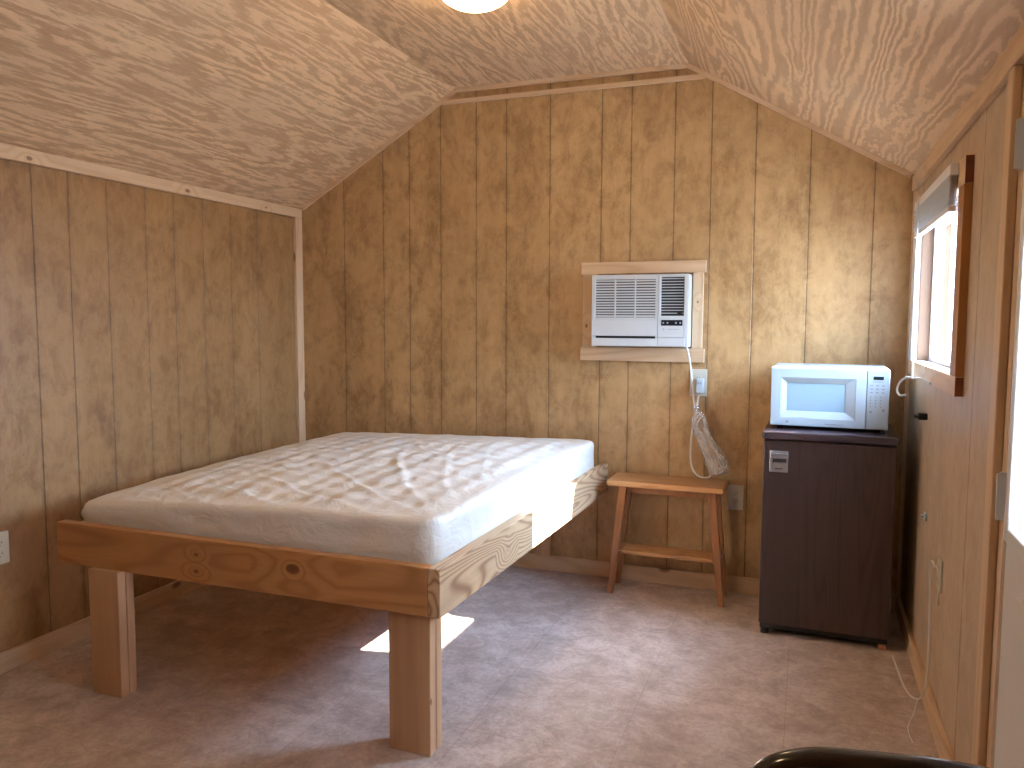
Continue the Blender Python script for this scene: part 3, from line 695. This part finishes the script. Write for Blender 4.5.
# ------------------------------------------------------------------ mini fridge
fr = empty('mini_fridge', (2.735, -.27, 0), -.025, label='dark brown wood-grain mini fridge in the corner under the microwave', cat='mini fridge')
def loc(mb, name, mat, par, smooth=False): return mb.build(name, mat, par, smooth)
fw2 = .238
loc(MB().box(-fw2, fw2, -.175, .210, .030, .793, .004), 'cabinet', M['black'], fr)
loc(MB().box(-fw2 - .004, fw2 + .006, -.232, .215, .794, .824, .005), 'top', M['darktop'], fr)
dr = loc(MB().box(-fw2 + .001, fw2, -.222, -.180, .048, .788, .005), 'door', M['dark'], fr)
loc(MB().box(-fw2 + .004, fw2 - .004, -.180, -.175, .055, .780), 'door_seal', M['black'], fr)
hd = loc(MB().box(-.213, -.143, -.2265, -.2225, .664, .748, .002), 'handle_plate', M['silver'], dr)
o = MB().box(-.212, -.142, -.236, -.2266, .718, .742, .004).box(-.213, -.203, -.232, -.2266, .690, .718, .002).build('latch_bar', M['silver'], dr)
MB().box(-.200, -.150, -.2272, -.2264, .702, .716).box(-.193, -.163, -.2272, -.2266, .676, .680).build('handle_recess', M['void'], hd)
loc(MB().box(-fw2 + .004, fw2 - .004, -.200, -.176, .022, .046, .003), 'kick_plate', M['black'], fr)
for sx_ in (-1, 1):
    for yy in (-.190, .17):
        loc(MB().cyl((sx_ * .215, yy, .0115), .016, .0225, 2, 16, bev=.002), 'foot', M['felt'] if (sx_ > 0 and yy < 0) else M['black'], fr)

# ------------------------------------------------------------------ microwave
mw = empty('microwave', (2.730, -.24, .8245), -.028, label='white microwave oven standing on the dark mini fridge', cat='microwave')
hw, hb, ht = .2150, .012, .247
mh = loc(MB().box(-hw, hw, -.140, .160, hb, ht, .006, 3), 'housing', M['white'], mw)
MB().box(-.10, -.04, .02, .08, ht, ht + .0008).build('top_vent', M['grey'], mh)
xd = .1345
dd = MB()
ix0, ix1, iz0, iz1 = -.155, .062, .073, .185       # screen opening
ox0, ox1, oz0, oz1 = -.176, .096, .048, .204
yo, yi, yb2 = -.166, -.158, -.1415
dd.box(-hw, ox0, yo, yb2, hb + .002, ht - .002, .003); dd.box(ox1, xd, yo, yb2, hb + .002, ht - .002, .003)
dd.box(ox0 - .004, ox1 + .004, yo, yb2, oz1, ht - .002, .003); dd.box(ox0 - .004, ox1 + .004, yo, yb2, hb + .002, oz0, .003)
for q in (([ox0, oz0], [ox1, oz0], [ix1, iz0], [ix0, iz0]), ([ox0, oz1], [ox1, oz1], [ix1, iz1], [ix0, iz1]), ([ox0, oz0], [ox0, oz1], [ix0, iz1], [ix0, iz0]), ([ox1, oz0], [ox1, oz1], [ix1, iz1], [ix1, iz0])):
    dd.hexa([(q[0][0], yo, q[0][1]), (q[1][0], yo, q[1][1]), (q[1][0], yb2, q[1][1]), (q[0][0], yb2, q[0][1])],
            [(q[3][0], yi, q[3][1]), (q[2][0], yi, q[2][1]), (q[2][0], yb2, q[2][1]), (q[3][0], yb2, q[3][1])])
mdoor = loc(dd, 'door', M['white'], mw)
MB().box(ix0, ix1, yi + .002, yb2, iz0, iz1).build('door_screen', M['mwglass'], mdoor)
MB().cyl((-.150, yo - .0006, .030), .0055, .0012, 1, 20).build('maker_mark', M['grey'], mdoor)
MB().box(-.010, .060, yo - .0010, yo, .0245, .0275).build('maker_mark', M['grey'], mdoor)
pn = loc(MB().box(xd + .002, hw, yo, yb2, hb + .002, ht - .002, .003), 'control_panel', M['white'], mw)
MB().box(.158, .194, yo - .0015, yo, .206, .219, .0004).build('display', M['display'], pn)
MB().box(.156, .194, yo - .0007, yo, .197, .199).build('panel_print', M['grey'], pn)
keys = [(.152 + c_ * .0205, .184 - r_ * .0135) for r_ in range(3) for c_ in range(3)]
for kx, kz in keys: MB().box(kx - .0050, kx + .0050, yo - .0008, yo, kz - .0022, kz + .0022).build('button', M['grey'], pn)
for r_ in range(4):
    for c_ in range(3): MB().box(.150 + c_ * .018 - .0024, .150 + c_ * .018 + .0024, yo - .0008, yo, .140 - r_ * .0125 - .0024, .140 - r_ * .0125 + .0024).build('button', M['grey'], pn)
MB().cyl((.152, yo - .0006, .082), .0045, .001, 1, 14).build('button', M['grey'], pn); MB().cyl((.196, yo - .0006, .090), .0055, .001, 1, 14).build('button', M['grey'], pn)
MB().box(.143, .198, yo - .0014, yo, .020, .050, .001).build('door_release', M['white'], pn)
for sx_ in (-1, 1):
    for yy in (-.11, .12): loc(MB().cyl((sx_ * .18, yy, .006), .012, .012, 2, 14), 'foot', M['black'], mw)

# ------------------------------------------------------------------ black chair close to the camera
ch = empty('folding_chair', (2.795, -3.045, 0), label='gloss black metal chair, only its curved top rail in view at the bottom right', cat='chair')
cw, cy = .205, .165          # half width, back plane (local y), seat towards the camera
top = .807
pts = [(-cw, cy - .16, .44), (-cw, cy - .02, .66), (-cw + .004, cy - .008, .741), (-cw + .022, cy - .003, .781), (-cw + .060, cy, top - .006), (-cw + .11, cy + .004, top), (0, cy + .012, top + .002), (cw - .11, cy + .004, top), (cw - .06, cy, top - .006), (cw - .022, cy - .003, .781), (cw - .004, cy - .008, .741), (cw, cy - .02, .66), (cw, cy - .16, .44)]
MB().tube(pts, .0125, 14, 6).build('back_frame', M['blackmetal'], ch, True)
bp = MB(); n = 12
for k in range(n):
    xa, xb = -cw + .016 + k * (2 * cw - .032) / n, -cw + .016 + (k + 1) * (2 * cw - .032) / n
    ya, yb_ = cy - .004 + .012 * (1 - (xa / cw) ** 2), cy - .004 + .012 * (1 - (xb / cw) ** 2)
    za = .575; ea = .770 + .015 * (1 - (xa / cw) ** 4); eb = .770 + .015 * (1 - (xb / cw) ** 4)
    bp.hexa([(xa, ya - .035, za), (xb, yb_ - .035, za), (xb, yb_ - .020, za), (xa, ya - .020, za)], [(xa, ya - .010, ea), (xb, yb_ - .010, eb), (xb, yb_ + .004, eb), (xa, ya + .004, ea)])
bp.build('backrest', M['navy'], ch, True)
MB().box(-cw + .015, cw - .015, -.25, .03, .430, .462, .012, 3).build('seat', M['navy'], ch, True)
for sx_ in (-1, 1):
    MB().tube([(sx_ * cw, cy - .16, .44), (sx_ * cw, -.27, .012)], .011, 12, 0).build('leg', M['blackmetal'], ch, True)
    MB().tube([(sx_ * (cw - .024), -.10, .428), (sx_ * (cw - .024), .20, .012)], .011, 12, 0).build('leg', M['blackmetal'], ch, True)
MB().tube([(-cw, -.215, .09), (cw, -.215, .09)], .008, 10, 0).build('stretcher', M['blackmetal'], ch, True)
